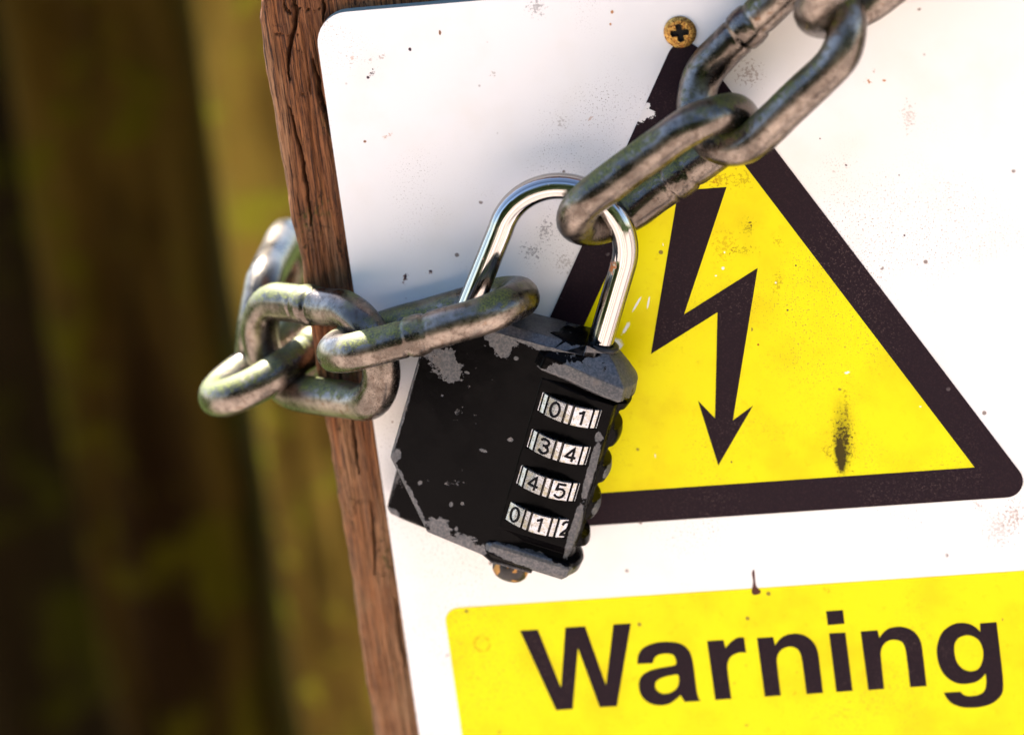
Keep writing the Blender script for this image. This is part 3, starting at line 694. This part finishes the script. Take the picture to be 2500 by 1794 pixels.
# dial housing: a barrel about the dial axis with caps, coves, windows and side slots
zc = ROWZ[0] + 4.4                      # upper edge of the first rib
zb = ROWZ[3] - 4.4
def prof(z):
    """radius of the barrel without windows"""
    pts = [(zb - 8.4, 4.0), (zb - 8.2, 8.6), (zb - 7.6, 10.7), (zb - 6.6, 11.6), (zb - 4.6, 11.9), (zb - 3.7, 11.5), (zb - 3.2, 9.7), (zb - 2.0, 9.2), (zb - .6, 10.2), (zb, 10.9),
           (zc, 10.9), (zc + .3, 10.2), (zc + .9, 9.2), (zc + 1.5, 9.6), (zc + 1.8, 11.5), (zc + 2.4, 12.3), (zc + 5.4, 12.05), (zc + 7.4, 9.9), (zc + 9.2, 7.7), (zc + 10.4, 5.4), (zc + 10.8, 3.4)]
    if z <= pts[0][0]: return pts[0][1]
    for (a, ra), (b, rb) in zip(pts, pts[1:]):
        if z <= b: return ra + (rb - ra) * (z - a) / (b - a)
    return pts[-1][1]
def sstep(a, b, x): t = max(0, min(1, (x - a) / (b - a))); return t * t * (3 - 2 * t)
FL = 7.35
zleg = lk(1454, 850, HM + 2.85)[1]
def housing():
    z = zb - 8.4; zs = []
    while z < zc + 10.2: zs.append(z); z += .2
    zs.append(zc + 10.2)
    th = []; a = -120.0
    while a < 170: th.append(a); a += 1.3 if -62 < a < 135 else 6
    vs = []; fs = []; q = len(th)
    for z in zs:
        rz = min((abs(z - r), r) for r in ROWZ)
        inrow = zb <= z <= zc
        for a in th:
            zz = z + .115 * 11 * math.sin(R(max(-90, min(90, a)))) * sstep(zc - 1.2, zc + .8, z); pz = prof(zz) / 10.9
            if -75 < a < -46: r = (FL + 6.84) / (math.cos(R(a)) + .9 * math.sin(R(-a)))
            elif a > -52: r = min(FL / math.cos(R(min(a, 49.5))), 11.6) if a < 49.5 else 11.55 - .65 * sstep(49.5, 62, a)
            else: r = 9.4
            r *= pz
            if inrow:
                r += 1.15 * sstep(56, 74, a) * (1 - sstep(118, 135, a)) * (.55 + .45 * math.cos(2 * math.pi * (rz[0] / pitch - .5)))
                w = sstep(2.32, 2.05, rz[0])
                r = r * (1 - w * sstep(-43, -41.5, a) * (1 - sstep(40.5, 42, a))) + 6.6 * w * sstep(-43, -41.5, a) * (1 - sstep(40.5, 42, a))
                k = w * sstep(66, 70, a) * (1 - sstep(122, 127, a)); r = r * (1 - k) + 7.5 * k
            else:
                pass
            r += .05 * noise.noise((a * .05, z * .6, 3))
            if a > 140 or a < -75: r = min(r, 9.6)
            t = R(a); vs.append(((axl + r * math.sin(t)) * MM, -r * math.cos(t) * MM, z * MM))
    n = len(zs)
    for j in range(n - 1):
        for i in range(q - 1): k = j * q + i; fs.append((k, k + 1, k + 1 + q, k + q))
        k = j * q; fs.append((k + q - 1, k, k + q, k + 2 * q - 1))
    fs.append(tuple(range(q))[::-1]); fs.append(tuple((n - 1) * q + i for i in range(q)))
    capz = zc + 6.0
    bl = [(axl + 5, capz - 1.5, 10, 3.4, 0.1, 2.4), (axl + 7, capz + 1.5, 4, 2.4, .3, 3.0), (axl - 1, zc + 4.0, 7, 1.8, .1, 1.6), (axl + 9, capz, 6, 5, 0, 2.0), (axl + 1, zc + 2.0, 11, .9, .11, 1.2),
          (axl, zb - 5.0, 10, 1.9, 0, 1.4), (axl + 6, zb - 6, 6, 2, 0, 2), (axl + 8.2, ROWZ[1] - 3, .9, 8, 0, 1.6), (axl + 8.3, ROWZ[3], 1.0, 8, 0, 1.4), (axl + 7.6, ROWZ[0] - 4, .8, 1.2, 0, 1.5), (axl + 12, ROWZ[1] - 4, 1.2, 1.6, 0, 2.0), (axl + 12, ROWZ[2] - 4, 1.2, 1.8, 0, 2.0)]
    o = mesh_obj('dial_housing', vs, fs, m_paint(bl, 'chipped_black_housing', 0.0), LOCK)
    o.data.set_sharp_from_angle(angle=R(50)); return o
housing()
GL = {'0': [[(math.sin(t) * .95, math.cos(t) * 1.45) for t in [2 * math.pi * k / 20 for k in range(21)]]],
      '1': [[(-.75, .75), (-.2, 1.0), (.15, 1.45), (.15, -1.45)]],
      '2': [[(-.95, .75), (-.8, 1.2), (-.3, 1.45), (.3, 1.42), (.8, 1.1), (.9, .6), (.6, .1), (-.1, -.5), (-.95, -1.4), (1.0, -1.4)]],
      '3': [[(-.9, 1.05), (-.5, 1.38), (0, 1.45), (.6, 1.3), (.85, .85), (.65, .35), (.1, .12), (-.3, .1)], [(.1, .12), (.7, -.1), (.98, -.6), (.75, -1.15), (.2, -1.45), (-.4, -1.4), (-1.0, -1.0)]],
      '4': [[(.45, -1.45), (.45, 1.45), (-1.05, -.65), (1.05, -.65)]],
      '5': [[(.85, 1.4), (-.65, 1.4), (-.85, .05), (-.3, .4), (.3, .4), (.85, 0), (.95, -.55), (.7, -1.15), (.1, -1.45), (-.5, -1.35), (-.95, -1.0)]]}
M_WH = m_wheel(); M_DIG = m_plain('digit_black', (0.008, 0.007, 0.008), .5, spec=.05)
def wheel_mesh():
    sec = []
    for k in range(10):
        for (da, r) in ((-12.0, .10), (-11.6, 0), (0, .0), (11.6, 0), (12.0, .10), (13.0, .75), (14.6, .75), (15.2, .12), (20.8, .12), (21.4, .75), (23.0, .75)):
            a = R(36 * k + da); rr = RW - r
            if da in (0,): rr = RW - .03
            sec.append((rr * math.sin(a), rr * math.cos(a)))
    n = len(sec); vs = []; fs = []; lay = [(-2.35, .96), (-2.15, 1), (2.15, 1), (2.35, .96)]
    for z, s in lay: vs += [(x * s * MM, -y * s * MM, z * MM) for x, y in sec]
    for k in range(3):
        for j in range(n): fs.append((k * n + j, k * n + (j + 1) % n, (k + 1) * n + (j + 1) % n, (k + 1) * n + j))
    fs.append(tuple(range(n))[::-1]); fs.append(tuple(3 * n + j for j in range(n)))
    me = bpy.data.meshes.new('dial_wheel'); me.from_pydata(vs, [], fs); me.update(); me.materials.append(M_WH); return me
WM = wheel_mesh()
for z, rot, txt in zip(ROWZ, (-18, -18, -18, -31), ('01', '34', '45', '012')):
    w = bpy.data.objects.new('dial_wheel', WM); C.objects.link(w); w.parent = LOCK; w.location = (axl * MM, 0, z * MM); w.rotation_euler = (0, 0, R(rot))
    for k, ch in enumerate(txt):
        vs = []; fs = []
        for st in GL[ch]:
            pts = []
            for (p, q) in zip(st, st[1:]):
                for s in range(4): t = s / 4; pts.append((p[0] + (q[0] - p[0]) * t, p[1] + (q[1] - p[1]) * t))
            pts.append(st[-1]); P = []
            for gx, gz in pts:
                a = R(36 * k) + gx * 1.12 / RW; P.append(((RW - .06) * math.sin(a) * MM, -(RW - .06) * math.cos(a) * MM, gz * 1.12 * MM))
            v, f = sweep(P, .30 * MM, 8); b = len(vs); vs += v; fs += [tuple(i + b for i in ff) for ff in f]
        d = mesh_obj('digit', vs, fs, M_DIG, w)
# shackle
xl, xr = lk(1212, 597, HM)[0], lk(1500, 720, HM)[0]; rr = (xr - xl) / 2; xc = (xl + xr) / 2
zarc = lk(1385, 455, HM)[1] - rr * .985
path = []
def sp(x, z): path.append((x * MM, 0, z * MM))
xl2, zl2 = lk(1161, 712, HM)
for k in range(16): t = k / 15; z = ZT - 8 + (zarc - ZT + 8) * t; sp(xl + (xl2 - xl) * max(0, (zarc - z) / (zarc - zl2)) , z)
for k in range(1, 48): t = math.pi * k / 48; sp(xc - rr * math.cos(t), zarc + rr * math.sin(t))
for k in range(16): sp(xr, zarc - (zarc - ZT + 8) * k / 15)
vs, fs = sweep(path, 2.85 * MM, 40)
sh = mesh_obj('shackle', vs, fs, m_chrome(), LOCK)
at = sh.data.attributes.new('around', 'FLOAT', 'POINT')
at.data.foreach_set('value', [(i % 40) / 40 for i in range(len(vs))])
# collar where the shackle enters, and the release stud underneath
def stud(name, prof_, x, y, mat, n=40):
    vs = []; fs = []
    for r, z in prof_: vs += [((x + r * math.cos(2 * math.pi * k / n)) * MM, (y + r * math.sin(2 * math.pi * k / n)) * MM, z * MM) for k in range(n)]
    for k in range(len(prof_) - 1):
        for j in range(n): fs.append((k * n + j, k * n + (j + 1) % n, (k + 1) * n + (j + 1) % n, (k + 1) * n + j))
    fs.append(tuple(range(n))[::-1]); fs.append(tuple((len(prof_) - 1) * n + j for j in range(n)))
    return mesh_obj(name, vs, fs, mat, LOCK)
M_DARK = m_plain('dark_worn_metal', (0.03, 0.028, 0.03), .35, .3)
stud('collar', [(3.2, ZT - 2), (4.3, ZT - 1.2), (4.2, ZT - .3), (3.5, ZT - .05), (2.8, ZT - .35), (2.7, ZT - 2)], xr, 0, M_DARK)
bx, bz = lk(1240, 1408, HM)
def m_stud():
    t = NT('worn_brass_stud'); n = t.noise(t.co, 300, 4)
    return t.set(col=t.mix(t.rng(n, .5, .56), (0.012, 0.01, 0.01), (0.34, 0.16, 0.03)), metal=.4, rough=.4)
stud('release_stud', [(2.2, bz), (3.2, bz + .35), (3.9, bz + 1.2), (4.1, bz + 2.4), (4.1, zbot + 2)], bx, 0, m_stud())
